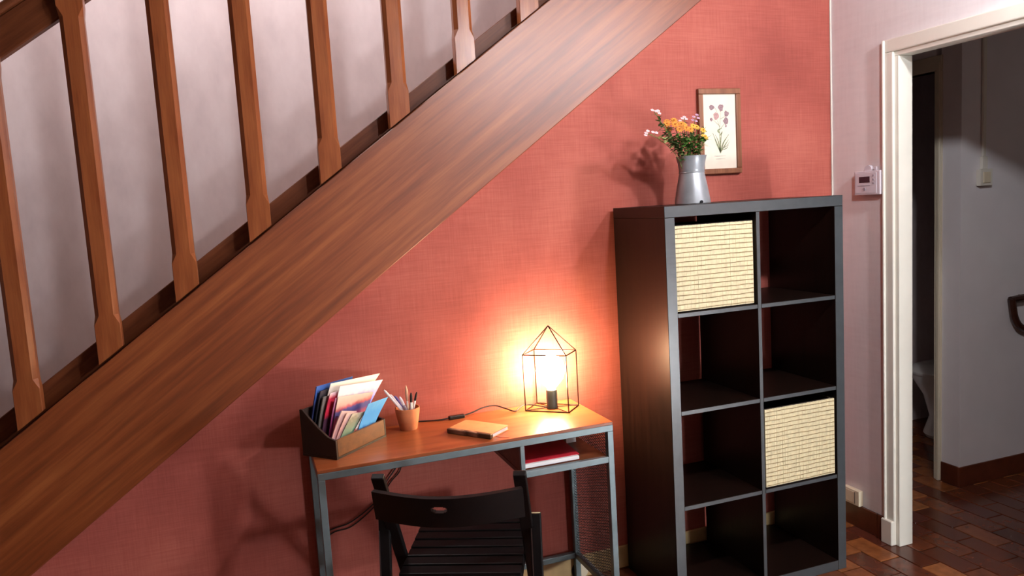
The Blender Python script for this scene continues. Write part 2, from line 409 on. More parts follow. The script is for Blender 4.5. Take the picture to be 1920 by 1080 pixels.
# treads and risers, one step per baluster
tr0 = MB().box(-.262, .012, .472, 1.299, -.035, 0).build('tread', 'tread_wood', st, bevel=.006, seg=2)
ri0 = MB().box(-.012, .0, .472, 1.299, 0, .146).build('riser', 'tread_wood', st)
for k in range(-1, 15):
    x = -2.74+.247*k+.10; z = x*SLOPE+2.19
    if z < .05: continue
    if 'used' not in tr0: tr0['used'] = 1; tr0.location += Vector((x, 0, z)); ri0.location += Vector((x, 0, z))
    else:
        clone(tr0, st, (x, 0, z)); clone(ri0, st, (x, 0, z))
del tr0['used']
for o in list(st.children):
    if 'used' in o: del o['used']

# ------------------------------------------------------------------ lamps of the room (above and behind the view) and added hall fill
cl = thing('ceiling_lamp', 'white two-armed ceiling lamp with round bulbs above the room', 'lamp', (.44, -1.30, CEIL))
MB().lathe([(.055, -.028), (.06, -.02), (.06, 0)], 28, (.44, -1.30, CEIL)).build('rose', 'lamp_white', cl, True)
for k, (p, e, c) in enumerate(SPOT_BULBS):
    MB().tube([(.44, -1.30, CEIL-.028), (.44+(p[0]-.44)*.5, -1.30+(p[1]+1.30)*.5, CEIL-.06), (p[0], p[1], p[2]+.085)], .007, 8).build('arm', 'lamp_white', cl, True)
    MB().lathe([(.018, .042), (.02, .09)], 16, p).build('socket', 'lamp_white', cl, True)
    m = emit('bulb_glow_%d' % k, c, e)
    MB().sphere(p, .045, 16, 10).build('bulb', m, cl, True)
p, e, c = GLOBE_LAMP
gt = thing('side_table', 'small round side table out of view at the right of the room', 'table', (p[0], p[1], 0))
MB().lathe([(.14, 0), (.14, .015), (.02, .025), (.018, .28), (.17, .29), (.17, .31)], 32, (p[0], p[1], 0)).build('pedestal', 'dark_panel_wood', gt, True)
gl = thing('globe_lamp', 'round white globe lamp standing on the small side table', 'lamp', (p[0], p[1], .31))
MB().lathe([(.05, .3102), (.05, .32), (.035, .34)], 24, (p[0], p[1], 0)).build('foot', 'lamp_white', gl, True)
MB().sphere(p, .105, 28, 16).build('globe', emit('globe_glow', c, e), gl, True)
p, e, c = STAIR_LAMP
sl = thing('stairwell_lamp', 'round stairwell lamp hanging over the stairs', 'lamp', (p[0], p[1], 5.0))
MB().tube([(p[0], p[1], 5.0), (p[0], p[1], p[2]+.13)], .003, 6).build('cord', 'cable_black', sl)
MB().lathe([(.02, .115), (.022, .15)], 16, p).build('socket', 'lamp_white', sl, True)
MB().sphere(p, .12, 24, 14).build('globe', emit('stair_glow', c, e), sl, True)

p, e, c = HALL_FILL
hl = thing('hall_fill_light', 'small round fill light added unseen in the hall', 'lamp', (p[0], p[1], 2.45))
MB().tube([(p[0], p[1], 2.45), (p[0], p[1], p[2]+.10)], .003, 6).build('cord', 'cable_black', hl)
MB().lathe([(.02, .075), (.022, .11)], 16, p).build('socket', 'lamp_white', hl, True)
MB().sphere(p, .08, 24, 14).build('globe', emit('hall_fill_glow', c, e), hl, True)

# ------------------------------------------------------------------ shelf unit
KW, KH, KD, KT, KS, KC = .766, 1.468, .378, .04, .016, .335
ku = thing('shelf_unit', 'tall black-brown cube shelf unit with eight open compartments', 'shelf', (KW/2, KD/2, 0))
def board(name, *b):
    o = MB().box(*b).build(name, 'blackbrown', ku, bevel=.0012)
    o.data.materials.append(M['blackbrown_edge_sheen'])          # front edge in lighter grey, its reflected sheen put into the colour
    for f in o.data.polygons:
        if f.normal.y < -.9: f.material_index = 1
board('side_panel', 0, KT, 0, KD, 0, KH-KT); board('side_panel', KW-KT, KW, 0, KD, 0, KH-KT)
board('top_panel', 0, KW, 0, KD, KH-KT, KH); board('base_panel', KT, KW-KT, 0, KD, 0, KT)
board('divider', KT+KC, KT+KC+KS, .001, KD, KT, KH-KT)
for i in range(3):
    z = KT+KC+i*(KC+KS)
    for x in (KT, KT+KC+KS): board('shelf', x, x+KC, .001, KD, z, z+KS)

# bamboo baskets
def basket(x0, z0, w, h, y0, label):
    d = .33; b = thing('bamboo_basket', label, 'basket', (x0+w/2, y0+d/2, z0), group=None)
    mb = MB().box(x0+.004, x0+w-.004, y0+.006, y0+d, z0, z0+.006)
    mb.box(x0+.004, x0+.010, y0+.006, y0+d, z0+.006, z0+h-.004).box(x0+w-.010, x0+w-.004, y0+.006, y0+d, z0+.006, z0+h-.004)
    mb.box(x0+.010, x0+w-.010, y0+d-.006, y0+d, z0+.006, z0+h-.004).box(x0+.010, x0+w-.010, y0+.006, y0+.011, z0+.006, z0+h-.004)
    mb.build('lining', 'basket_dark', b)
    n = 62; s = MB(); pw = w/n
    for k in range(n):
        yy = random.uniform(0, .0012); s.box(x0+k*pw+.0003, x0+(k+1)*pw-.0003, y0+yy, y0+.005, z0+.004, z0+h-.002-random.uniform(0, .001))
    o = s.build('bamboo_strips', 'bamboo', b); o['kind'] = 'stuff'
    s = MB(); nt = 18
    for k in range(nt):
        zz = z0+.010+(h-.022)*k/(nt-1)
        pts = [(x0+.001+(w-.002)*q/10, y0-.0009, zz+random.uniform(-.0012, .0012)) for q in range(11)]
        s.tube(pts, .0010, 5)
    o = s.build('binding_threads', 'bamboo_thread', b); o['kind'] = 'stuff'
    s = MB().box(x0, x0+w, y0+.005, y0+.007, z0+h-.004, z0+h).build('rim', 'basket_dark', b)
    for sx in (x0+.001, x0+w-.004): MB().box(sx, sx+.003, y0+.006, y0+d, z0+.004, z0+h-.004).build('side_mat', 'bamboo', b)
basket(.0465, KT+3*(KC+KS)+.0005, .322, .306, .012, 'cream bamboo basket in the top left compartment of the shelf unit')
basket(.3985, KT+KC+KS+.0005, .322, .304, .006, 'cream bamboo basket in a right compartment of the shelf unit, third row down')

# ------------------------------------------------------------------ desk
DT = .74; DX0, DX1, DYF, DYB = -1.216, -.218, .025, .385
dk = thing('writing_desk', 'narrow desk with wooden top, grey metal frame and small cubby under its right end', 'desk', ((DX0+DX1)/2, (DYF+DYB)/2, 0))
MB().box(DX0, DX1, DYF, DYB, DT-.011, DT).build('tabletop', 'desk_wood', dk, bevel=.0015)
zr = DT-.011; tw = .022
MB().box(DX0, DX1, DYF, DYF+tw, zr-tw, zr).build('front_rail', 'desk_metal', dk, bevel=.0015)
MB().box(DX0, DX1, DYB-tw, DYB, zr-tw, zr).build('rear_rail', 'desk_metal', dk, bevel=.0015)
for x in (DX0, DX1-tw):
    MB().box(x, x+tw, DYF+tw, DYB-tw, zr-tw, zr).build('side_rail', 'desk_metal', dk, bevel=.0015)
    for y in (DYF, DYB-tw): MB().box(x, x+tw, y, y+tw, 0, zr-tw).build('leg', 'desk_metal', dk, bevel=.0015)
    MB().box(x, x+tw, DYF+tw, DYB-tw, .10, .10+tw).build('lower_side_bar', 'desk_metal', dk, bevel=.0015)
MB().box(DX0+tw, DX1-tw, DYB-tw, DYB, .10, .10+tw).build('lower_rear_bar', 'desk_metal', dk, bevel=.0015)
# cubby
cx = -.562
MB().box(cx, cx+.015, DYF, DYF+.015, .597, zr-tw).build('cubby_post', 'desk_metal', dk, bevel=.001)
MB().box(cx, DX1-tw, DYF, DYF+.018, .597, .618).build('cubby_rail', 'desk_metal', dk, bevel=.001)
MB().box(cx, DX1-tw, DYF+.018, DYB-tw, .603, .618).build('cubby_shelf', 'dark_panel_wood', dk)
MB().box(cx+.001, cx+.013, DYF+.015, DYB-tw, .618, zr-.001).build('cubby_side', 'dark_panel_wood', dk)
# expanded metal side panel
mb = MB(); ya, yb, za, zb = DYF+tw, DYB-tw, .10+tw, zr-tw; xm = DX1-tw/2; pitch_m = .011
for sgn in (1, -1):
    tn = .36*sgn; k = -12
    while True:
        zs = za+k*pitch_m; k += 1
        if zs > zb+.14: break
        y0, z0, y1, z1 = ya, zs, yb, zs+tn*(yb-ya)
        pts = []
        for (yy, zz) in ((y0, z0), (y1, z1)):
            if zz < za: yy = y0+(za-z0)/tn if tn else yy; zz = za
            if zz > zb: yy = y0+(zb-z0)/tn if tn else yy; zz = zb
            pts.append((xm, min(max(yy, ya), yb), zz))
        if (Vector(pts[0])-Vector(pts[1])).length > .01 and (z0-za)*(z1-za) > -1e9 and not (max(z0, z1) < za or min(z0, z1) > zb):
            mb.bar(pts[0], pts[1], .0016, .0022, (1, 0, 0))
o = mb.build('mesh_panel', 'mesh_metal', dk); o['kind'] = 'stuff'

# folder in the cubby
fo = thing('folder', 'red card folder full of white sheets lying in the desk cubby', 'folder', (-.44, .17, .618))
MB().box(-.546, -.338, .052, .34, .6185, .6205).build('cover', 'red_card', fo)
MB().box(-.543, -.341, .046, .335, .6207, .634).build('paper_stack', 'white_paper', fo, bevel=.002)
MB().slab([(-.547, .058, .6343), (-.336, .058, .6343), (-.334, .345, .652), (-.549, .345, .652)], (0, 0, .0016)).build('cover', 'red_card', fo)
# white tag hanging at the cubby back
MB().slab([(-.322, .199, .630), (-.284, .199, .630), (-.284, .199, .7065), (-.322, .199, .7065)], (0, .002, 0)).build('care_tag', 'white_paper', dk)

# ------------------------------------------------------------------ desk lamp
A, B_, Cc, D_ = [Vector(p) for p in ((-.433, .309, DT), (-.306, .201, DT), (-.232, .277, DT), (-.357, .387, DT))]
cen = (A+B_+Cc+D_)/4
dl = thing('table_lamp', 'lit wire house-shaped table lamp with a bare bulb on the desk', 'lamp', tuple(cen))
wr = .0022; top = .952
base4 = [Vector((p.x, p.y, DT+wr)) for p in (A, B_, Cc, D_)]
top4 = [Vector((p.x, p.y, top)) for p in (A, B_, Cc, D_)]
apex = Vector((cen.x, cen.y, 1.053))
mb = MB()
for q in (base4, top4):
    for k in range(4): mb.tube([q[k], q[(k+1) % 4]], wr, 6)
for k in range(4):
    mb.tube([base4[k], top4[k]], wr, 6); mb.tube([top4[k], apex], wr, 6)
    mb.tube([base4[k], Vector((cen.x, cen.y, DT+.006))], wr*.8, 6)
mb.build('wire_frame', 'lamp_wire', dl, True)
MB().lathe([(.022, DT+.002), (.022, DT+.008), (.0205, DT+.010), (.0205, DT+.068), (.018, DT+.072)], 24, (cen.x, cen.y, 0)).build('socket', 'black_plastic', dl, True)
MB().lathe([(.013, .070), (.016, .078), (.028, .092), (.046, .115), (.054, .145), (.050, .174), (.034, .195), (.013, .205), (.001, .206)], 28, (cen.x, cen.y, DT)).build('bulb', emit('desk_bulb', (1, .72, .40), DESK_BULB), dl, True)
# cable with switch
def smooth(pts, n=8):
    P = [Vector(p) for p in pts]; P = [P[0]*2-P[1]]+P+[P[-1]*2-P[-2]]; out = []
    for i in range(1, len(P)-2):
        for k in range(n):
            t = k/n; a, b, c, d = P[i-1:i+3]
            out.append(.5*((2*b)+(c-a)*t+(2*a-5*b+4*c-d)*t*t+(3*b-a-3*c+d)*t**3))
    return out+[P[-2]]
cr = .0026
MB().tube(smooth([(cen.x-.02, cen.y+.006, DT+.006), (-.395, .338, DT+.012), (-.425, .345, DT+.014), (-.448, .333, DT+.010), (-.472, .321, DT+.003), (-.500, .345, DT+.012), (-.535, .362, DT+.024), (-.58, .360, DT+.024), (-.625, .353, DT+.014), (-.659, .350, DT+.008)]), cr, 6).build('cable', 'cable_black', dl, True)
MB().tube(smooth([(-.716, .351, DT+.007), (-.75, .353, DT+.004), (-.80, .372, DT+.003), (-.84, .382, DT+.004), (-.862, .3925, DT+.001), (-.872, .3935, DT-.05), (-.905, .391, .60), (-.955, .391, .535), (-.997, .391, .471), (-1.088, .391, .413), (-1.15, .391, .400), (-1.192, .391, .385), (-1.206, .391, .33), (-1.206, .391, .10)]), cr, 6).build('cable', 'cable_black', dl, True)
s0 = MB().box(-.03, .03, -.009, .009, 0, .013); s0.xf(Matrix.Translation((-.6875, .3505, DT+.0005)) @ Matrix.Rotation(.02, 4, 'Z'))
s0.build('cable_switch', 'black_plastic', dl, bevel=.003, seg=2)
# second thinner cable under the desk
cb = MB().tube(smooth([(-.885, .393, .70), (-.897, .393, .58), (-.94, .393, .53), (-1.0, .393, .455), (-1.088, .393, .395), (-1.15, .393, .386), (-1.190, .393, .36), (-1.201, .393, .30), (-1.201, .393, .10)]), .0022, 6).build('power_cord', 'cable_black', None, True)
tag(cb, 'thin dark cord hanging on the red wall below the desk', 'cord')

# ------------------------------------------------------------------ magazine box and its papers
BO = Vector((-1.147, .098, DT)); U = Vector((.738, .675, 0)); V = Vector((-.675, .738, 0)); Z = Vector((0, 0, 1))
BU, BV = .253, .142
def bp(u, v, z): return BO+U*u+V*v+Z*z
mg = thing('magazine_box', 'dark wooden box with sloping sides holding brochures on the left end of the desk', 'box', tuple(bp(BU/2, BV/2, 0)))
th = .008
MB().slab([bp(0, 0, .0), bp(BU, 0, .0), bp(BU, BV, .0), bp(0, BV, .0)], Z*.007).build('base', 'box_dark', mg)
MB().slab([bp(th, 0, .007), bp(BU-th, 0, .007), bp(BU-th, 0, .062), bp(th, 0, .062)], V*th).build('front_panel', 'box_wood', mg, bevel=.001)
MB().slab([bp(th, BV-th, .007), bp(BU-th, BV-th, .007), bp(BU-th, BV-th, .150), bp(th, BV-th, .150)], V*th).build('back_panel', 'box_dark', mg, bevel=.001)
prof = [(0, .007), (BV, .007), (BV, .152), (BV-.012, .152), (.105, .128), (.07, .098), (.03, .07), (0, .062)]
for u_ in (0, BU-th):
    mb = MB(); n = len(prof)
    mb.add([bp(u_, v, z) for v, z in prof]+[bp(u_+th, v, z) for v, z in prof], [tuple(range(n)), tuple(range(2*n-1, n-1, -1))]+[(i, (i+1) % n, (i+1) % n+n, i+n) for i in range(n)])
    mb.build('side_panel', 'box_dark', mg, bevel=.001)
W3 = lin(236, 232, 236)
bands('paper_lavender', [(0, lin(130, 135, 215)), (.62, lin(150, 158, 235)), (.74, lin(200, 195, 222)), (.84, W3), (1, lin(240, 228, 235))])
bands('paper_cream_print', [(0, lin(230, 216, 196)), (.6, lin(240, 232, 214)), (1, lin(246, 238, 222))])
bands('paper_pinkblue', jig=.02, stops=[(0, lin(200, 90, 120)), (.55, lin(176, 84, 112)), (.63, lin(88, 86, 150)), (.70, lin(104, 98, 150)), (.74, lin(210, 100, 108)), (.80, lin(206, 172, 156)), (1, lin(225, 205, 190))])
bands('paper_blue', [(0, lin(120, 190, 220)), (.22, lin(50, 110, 205)), (.4, lin(90, 165, 225)), (.7, lin(80, 160, 225)), (1, lin(110, 185, 230))], jig=.12, scale=5)
bands('paper_green', [(0, lin(120, 190, 165)), (.4, lin(130, 165, 140)), (.8, lin(150, 145, 120)), (1, lin(200, 190, 170))], jig=.1)
bands('paper_pink', [(0, lin(236, 205, 205)), (.5, lin(214, 160, 160)), (1, lin(225, 195, 185))])
bands('paper_redspot', [(0, lin(236, 228, 224)), (.5, lin(210, 80, 80)), (.6, lin(236, 228, 224)), (1, lin(220, 200, 200))], jig=.2, scale=12)
bands('paper_navy', [(0, lin(28, 30, 60)), (.7, lin(32, 38, 80)), (.9, lin(60, 96, 170)), (1, lin(80, 120, 190))])
bands('paper_black', [(0, lin(24, 22, 28)), (.8, lin(36, 34, 44)), (1, lin(70, 66, 70))])
bands('paper_grey', [(0, lin(80, 76, 74)), (.7, lin(106, 100, 94)), (1, lin(130, 122, 114))])
bands('paper_red', [(0, lin(60, 40, 60)), (.55, lin(80, 44, 66)), (.62, lin(210, 40, 70)), (.9, lin(210, 50, 76)), (1, lin(225, 205, 210))], jig=.01)
bands('paper_magenta', [(0, lin(150, 50, 110)), (.6, lin(170, 80, 140)), (1, lin(220, 150, 180))])
def sheet(name, label, mat, bl, br, tr, tl, t=.002, cat='brochure'):
    """a standing brochure: four corners in box coordinates, thickness along V, slightly bowed"""
    q = [bp(*bl), bp(*br), bp(*tr), bp(*tl)]; n = 6; mb = MB()
    vs, fs = [], []
    for side in (0, 1):
        for i in range(n+1):
            f = i/n; bow = .006*math.sin(PI*f)
            for e in (0, 1):
                p = q[0].lerp(q[3], f) if e == 0 else q[1].lerp(q[2], f)
                vs.append(p+V*(t*side+bow))
    m = 2*(n+1)
    for i in range(n):
        a = 2*i; fs += [(a, a+1, a+3, a+2), (m+a, m+a+2, m+a+3, m+a+1), (a, a+2, m+a+2, m+a), (a+1, m+a+1, m+a+3, a+3)]
    fs += [(0, m, m+1, 1), (2*n, 2*n+1, m+2*n+1, m+2*n)]
    o = mb.add(vs, fs).build(name, mat, None, True); tag(o, label, cat, 'brochures in the magazine box'); return o
zb = .008
sheet('brochure', 'navy blue brochure with a pale blue top at the back left of the magazine box', 'paper_navy', (.012, .124, zb), (.19, .124, zb), (.215, .094, .214), (.045, .100, .219), .004)
sheet('brochure', 'black booklet in front of the navy brochure at the left of the magazine box', 'paper_black', (.012, .112, zb), (.16, .112, zb), (.20, .084, .200), (.050, .090, .203), .004)
sheet('brochure', 'long cream leaflet, tallest sheet at the back of the magazine box', 'paper_cream_print', (.02, .104, zb), (.13, .104, zb), (.330, .068, .200), (.085, .076, .221), .0015)
sheet('brochure', 'grey booklet standing between the dark booklets and the red one', 'paper_grey', (.012, .094, zb), (.12, .094, zb), (.165, .078, .178), (.052, .082, .184), .004)
sheet('brochure', 'dark booklet with a red band near its top behind the pink striped leaflet', 'paper_red', (.015, .084, zb), (.12, .084, zb), (.165, .064, .190), (.068, .067, .193), .003)
sheet('brochure', 'large white and lavender leaflet leaning out behind the blue card', 'paper_lavender', (.05, .072, zb), (.172, .070, zb), (.318, .048, .181), (.100, .052, .210), .0015)
sheet('brochure', 'magenta leaflet edge at the left of the pink striped leaflet', 'paper_magenta', (.030, .064, zb), (.09, .064, zb), (.150, .050, .150), (.075, .052, .178), .002)
sheet('brochure', 'leaflet with pink and blue stripes in the middle of the magazine box', 'paper_pinkblue', (.040, .056, zb), (.19, .055, zb), (.252, .040, .154), (.079, .044, .180), .0015)
sheet('brochure', 'pale pink folded leaflet at the front left of the magazine box', 'paper_pink', (.010, .044, zb), (.07, .044, zb), (.136, .020, .120), (.068, .024, .139), .003)
sheet('brochure', 'second pale pink leaflet with curled pages next to the green leaflet', 'paper_pink', (.022, .038, zb), (.09, .038, zb), (.150, .015, .112), (.084, .017, .128), .002)
sheet('brochure', 'green leaflet at the front of the magazine box', 'paper_green', (.030, .033, zb), (.10, .033, zb), (.186, .009, .108), (.104, .012, .120), .002)
sheet('brochure', 'narrow white leaflet with red spots beside the blue card', 'paper_redspot', (.085, .029, zb), (.15, .029, zb), (.20, .005, .098), (.150, .006, .104), .0012)
sheet('brochure', 'bright blue card leaning forward over the front of the magazine box', 'paper_blue', (.115, .026, zb), (.195, .026, zb), (.264, -.012, .137), (.160, -.011, .140), .0012, 'card')

# ------------------------------------------------------------------ terracotta pot with pens
PX, PY = -.872, .318
pt = MB().lathe([(.001, 0), (.030, 0), (.0315, .004), (.0425, .062), (.0435, .078), (.0405, .078), (.0395, .062), (.028, .008), (.001, .008)], 36, (PX, PY, DT)).build('pencil_pot', 'terracotta', None, True)
tag(pt, 'terracotta pot full of pens on the desk', 'pot')
def pen(name, label, b, t, r, mat, tipmat, tipf=.75, cat='pen', bulge=1.0):
    b = Vector((PX, PY, DT))+Vector(b); t = Vector((PX, PY, DT))+Vector(t)
    o = thing(name, label, cat, tuple(b), group='pens in the terracotta pot')
    m = b.lerp(t, tipf)
    MB().tube([b, b.lerp(t, .1), m], [r*.5, r, r], 8).build('barrel', mat, o, True)
    MB().tube([m, m.lerp(t, .25), m.lerp(t, .7), t], [r*.85, r*1.1*bulge, r*1.0*bulge, r*.45], 8).build('tip', tipmat, o, True)
pen('pen', 'long white pen leaning left out of the terracotta pot', (.020, -.002, .010), (-.079, -.018, .155), .0042, 'pen_white', 'pen_white', .8)
pen('pen', 'second white pen leaning left, just inside the longest one', (.024, .004, .010), (-.058, -.014, .135), .0040, 'pen_white', 'pen_white', .8)
pen('pen', 'violet-blue pen leaning left in the terracotta pot', (.02, .014, .010), (-.040, .008, .122), .0062, 'pen_blue', 'pen_blue', .7)
pen('pen', 'grey pen with a pale cap leaning left in the pot', (.018, -.010, .010), (-.026, -.012, .122), .005, 'button_grey', 'pen_white', .72)
pen('paint_brush', 'pale paint brush standing upright, tallest in the terracotta pot', (.004, .006, .009), (-.002, -.016, .160), .0035, 'pen_white', 'pen_brush', .62, 'brush', 1.5)
pen('pen', 'white pen with a black cap standing upright in the pot', (.008, -.010, .010), (.014, -.018, .132), .0048, 'pen_white', 'pen_black', .72)
pen('pen', 'white pen with a dark ring at the right of the pot', (.006, .010, .010), (.036, -.010, .130), .0042, 'pen_white', 'pen_black', .74)

# ------------------------------------------------------------------ notebook on the desk
nb = thing('notebook', 'small kraft-covered notebook with a patterned dark spine lying on the desk', 'notebook', (-.66, .13, DT))
a0, b0_, c0 = Vector((-.762, .196, DT)), Vector((-.652, .052, DT)), Vector((-.565, .122, DT))
d0 = a0+(c0-b0_)
dn = (c0-b0_).normalized(); ds = (b0_-a0).normalized()
def q4(i0, i1, s0, s1, z): return [a0+dn*i0+ds*s0+Z*z, a0+dn*i0+ds*s1+Z*z, a0+dn*i1+ds*s1+Z*z, a0+dn*i1+ds*s0+Z*z]
nl = (c0-b0_).length; sl_ = (b0_-a0).length
MB().slab(q4(.001, nl, 0, sl_, .0002), Z*.002).build('cover', 'kraft', nb)
MB().slab(q4(.004, nl-.004, .003, sl_-.003, .0024), Z*.0115).build('page_block', 'white_paper', nb)
MB().slab(q4(.001, nl, 0, sl_, .0141), Z*.002).build('cover', 'kraft', nb)
MB().slab(q4(-.004, .012, -.001, sl_+.001, .0002), Z*.0162).build('spine', 'book_spine', nb, bevel=.002)
e0 = b0_+dn*.03
MB().slab([e0+Z*.0004, e0+dn*.006+Z*.0004, e0+dn*.012+ds*.045+Z*.0004, e0+dn*.006+ds*.045+Z*.0004], Z*.0006).build('ribbon', 'ribbon_red', nb)

# ------------------------------------------------------------------ folding chair
CA = math.radians(-25)
ch = thing('folding_chair', 'black folding chair with slatted seat drawn up to the desk, seen from behind', 'chair', (-.886, -.283, 0), CA)
def cpart(name, mb, mat='chair_black', bevel=.003, smooth_=False): return mb.build(name, mat, ch, smooth_, bevel, local=True, seg=2)
for s in (-1, 1):
    cpart('back_post', MB().bar((s*.2, -.002, .772), (s*.2, .44, 0.008), .020, .036, (1, 0, 0)))
    cpart('rear_leg', MB().bar((s*.226, .122, .605), (s*.226, .015, 0.006), .020, .034, (1, 0, 0)))
    cpart('seat_rail', MB().bar((s*.172, .045, .425), (s*.172, .485, .442), .018, .030, (0, 0, 1)))
    cpart('steel_strip', MB().bar((s*.226-.0108*1, .092, .57), (s*.226-.0108, .02, .05), .0015, .003, (1, 0, 0)), 'steel', 0)
    cpart('pivot_bolt', MB().tube([(s*.205, .112, .575), (s*.2375, .112, .575)], .004, 10), 'steel', 0)
    cpart('pivot_bolt', MB().tube([(s*.16, .2, .432), (s*.216, .2, .432)], .006, 10), 'steel', 0)
for k in range(8):
    y = .462-.0535*k; z = .442-(.485-y)*.0386+.012
    cpart('seat_slat', MB().box(-.180, .180, y-.0235, y+.0235, z, z+.012), bevel=.002)
cpart('stretcher', MB().bar((-.19, .38, .112), (.19, .38, .112), .016, .03))
cpart('stretcher', MB().bar((-.216, .035, .12), (.216, .035, .12), .016, .03))
# curved backrest with hand hole
def backrest():
    ss = sorted([-.205+.41*i/24 for i in range(25) if abs(-.205+.41*i/24+.012) > .026]+[-.012-.024+.003*i for i in range(17)]); zs = [.655, .672, .690]+[.698+.0024*i for i in range(11)]+[.732, .744]
    hc = -.012; bm = bmesh.new(); grid = []
    for s in ss:
        y = -.062*math.cos(s/.205*PI/2)-.004
        grid.append([bm.verts.new((s, y-(z-.655)*.25, z)) for z in zs])
    for i in range(len(ss)-1):
        for j in range(len(zs)-1):
            sm = (ss[i]+ss[i+1])/2; zm = (zs[j]+zs[j+1])/2
            if ((sm-hc)/.021)**2+((zm-.710)/.0105)**2 < 1: continue
            bm.faces.new((grid[i][j], grid[i+1][j], grid[i+1][j+1], grid[i][j+1]))
    for v in [v for v in bm.verts if not v.link_faces]: bm.verts.remove(v)
    bmesh.ops.recalc_face_normals(bm, faces=bm.faces[:])
    bmesh.ops.solidify(bm, geom=bm.faces[:], thickness=.013)
    bm.verts.ensure_lookup_table(); mb = MB(); bm.verts.index_update()
    mb.v = [v.co.copy() for v in bm.verts]; mb.f = [tuple(v.index for v in f.verts) for f in bm.faces]; bm.free()
    return mb
cpart('backrest', backrest(), 'chair_black', 0, True)

# ------------------------------------------------------------------ zinc jug with flowers on the shelf unit
VX, VY, VZ = .247, .205, KH
jg = thing('zinc_jug', 'grey zinc jug holding wild flowers on top of the shelf unit', 'jug', (VX, VY, VZ))
MB().lathe([(.001, .0), (.065, .0), (.067, .002), (.0645, .02), (.056, .068), (.0485, .105), (.0455, .117)], 40, (VX, VY, VZ)).build('body', 'zinc', jg, True)
MB().lathe([(.0455, .117), (.047, .119), (.0475, .13), (.051, .155), (.056, .176), (.0572, .178), (.054, .177), (.048, .155), (.043, .125)], 40, (VX, VY, VZ)).build('collar', 'zinc', jg, True)
MB().tube([(VX+.047*math.cos(2*PI*k/40), VY+.047*math.sin(2*PI*k/40), VZ+.117) for k in range(41)], .0018, 6, False).build('seam_ring', 'zinc', jg, True)
MB().tube([(VX-.006, VY-.066, VZ+.006), (VX-.006, VY-.070, VZ+.006)], .006, 10).build('rivet', 'dark_metal', jg, True)
RIM = Vector((VX, VY, VZ+.178))
def fpt(px, py, dy=0):
    """offset from the jug axis: px right, py up (both in metres), dy towards the wall"""
    return Vector((VX+px, VY+dy, VZ+py))
def leafmesh(mb, p, d, up_, ln, wd, curl=.3):
    d = d.normalized(); s = d.cross(up_)
    if s.length < .05: s = d.cross(Vector((1, 0, 0)))
    s.normalize(); nrm = s.cross(d); k0 = len(mb.v); n = 5
    for i in range(n+1):
        f = i/n; c = p+d*ln*f-nrm*curl*ln*f*f; w_ = wd*math.sin(PI*min(1, f*.9+.08))**.8
        mb.v += [c-s*w_, c+nrm*wd*.15, c+s*w_]
    for i in range(n):
        a = k0+3*i; mb.f += [(a, a+1, a+4, a+3), (a+1, a+2, a+5, a+4)]
def daisy(mb, hb, c, nrm, r, n=9):
    nrm = nrm.normalized(); e = nrm.cross(Vector((.3, 1, .2))).normalized(); g = nrm.cross(e)
    for ring in (0, 1):
        for k in range(n):
            a = 2*PI*(k+.5*ring)/n; d = e*math.cos(a)+g*math.sin(a)+nrm*(.25+.35*ring)
            leafmesh(mb, c, d, nrm, r*(1-.25*ring), r*.24, .25)
    hb.sphere(c+nrm*r*.2, r*.2, 8, 5)
def flower(px, py, dy, r, mat, label, lean=None, cat='flower', group='orange flowers in the zinc jug'):
    head = fpt(px, py, dy); root = fpt(px*.12, .03, dy*.1)
    o = thing('orange_flower', label, cat, tuple(root), group=group)
    midp = Vector((VX+px*.45, VY+dy*.45, VZ+.165))
    MB().tube(smooth([root, midp, head-Vector((0, 0, .008)), head], 4), .0014, 5).build('stem', 'stem_green', o, True)
    pm, hm = MB(), MB(); nrm = Vector((px*3, -.9+dy, .7)); daisy(pm, hm, head, nrm, r)
    pm.build('petals', mat, o, True); hm.build('heart', 'flower_heart', o, True)
    lm = MB()
    for q in range(2):
        f = .55+.2*q; leafmesh(lm, midp.lerp(head, f*.7), Vector((random.uniform(-1, 1), random.uniform(-1, .2), .5)), Z, .024, .005)
    lm.build('leaves', 'leaf_green', o, True)
K = .00233     # metres per photograph pixel at the jug
def off(x, y): return ((x-1298)*K+.004, (381-y)*K)
O_ = [(1254, 253, .00), (1263, 255, -.02), (1272, 247, .02), (1273, 255, -.025), (1279, 262, -.035), (1268, 263, -.03), (1258, 262, .01), (1296, 258, -.02), (1287, 255, .01), (1308, 259, .00), (1314, 265, -.02), (1314, 276, -.03), (1286, 264, -.035), (1262, 248, .03)]
WORDS = ['leftmost orange flower in the zinc jug', 'orange flower beside the leftmost one, a little nearer', 'highest orange flower in the jug', 'orange flower just below the highest one', 'orange flower low in the middle of the bouquet', 'low orange flower left of the middle one', 'lowest orange flower at the left of the bouquet', 'yellow flower right of the middle of the bouquet', 'orange flower between the middle and the yellow flower', 'yellow flower near the picture frame, upper one', 'yellow flower near the picture frame, middle one', 'lowest yellow flower by the jug rim near the picture frame', 'orange flower in front at the centre of the bouquet', 'orange flower at the back left of the bouquet']
for (x, y, dy), wd in zip(O_, WORDS):
    ox, oy = off(x, y); flower(ox, oy, dy, .0145+random.uniform(-.001, .002), 'petal_yellow' if 'yellow' in wd else 'petal_orange', wd)
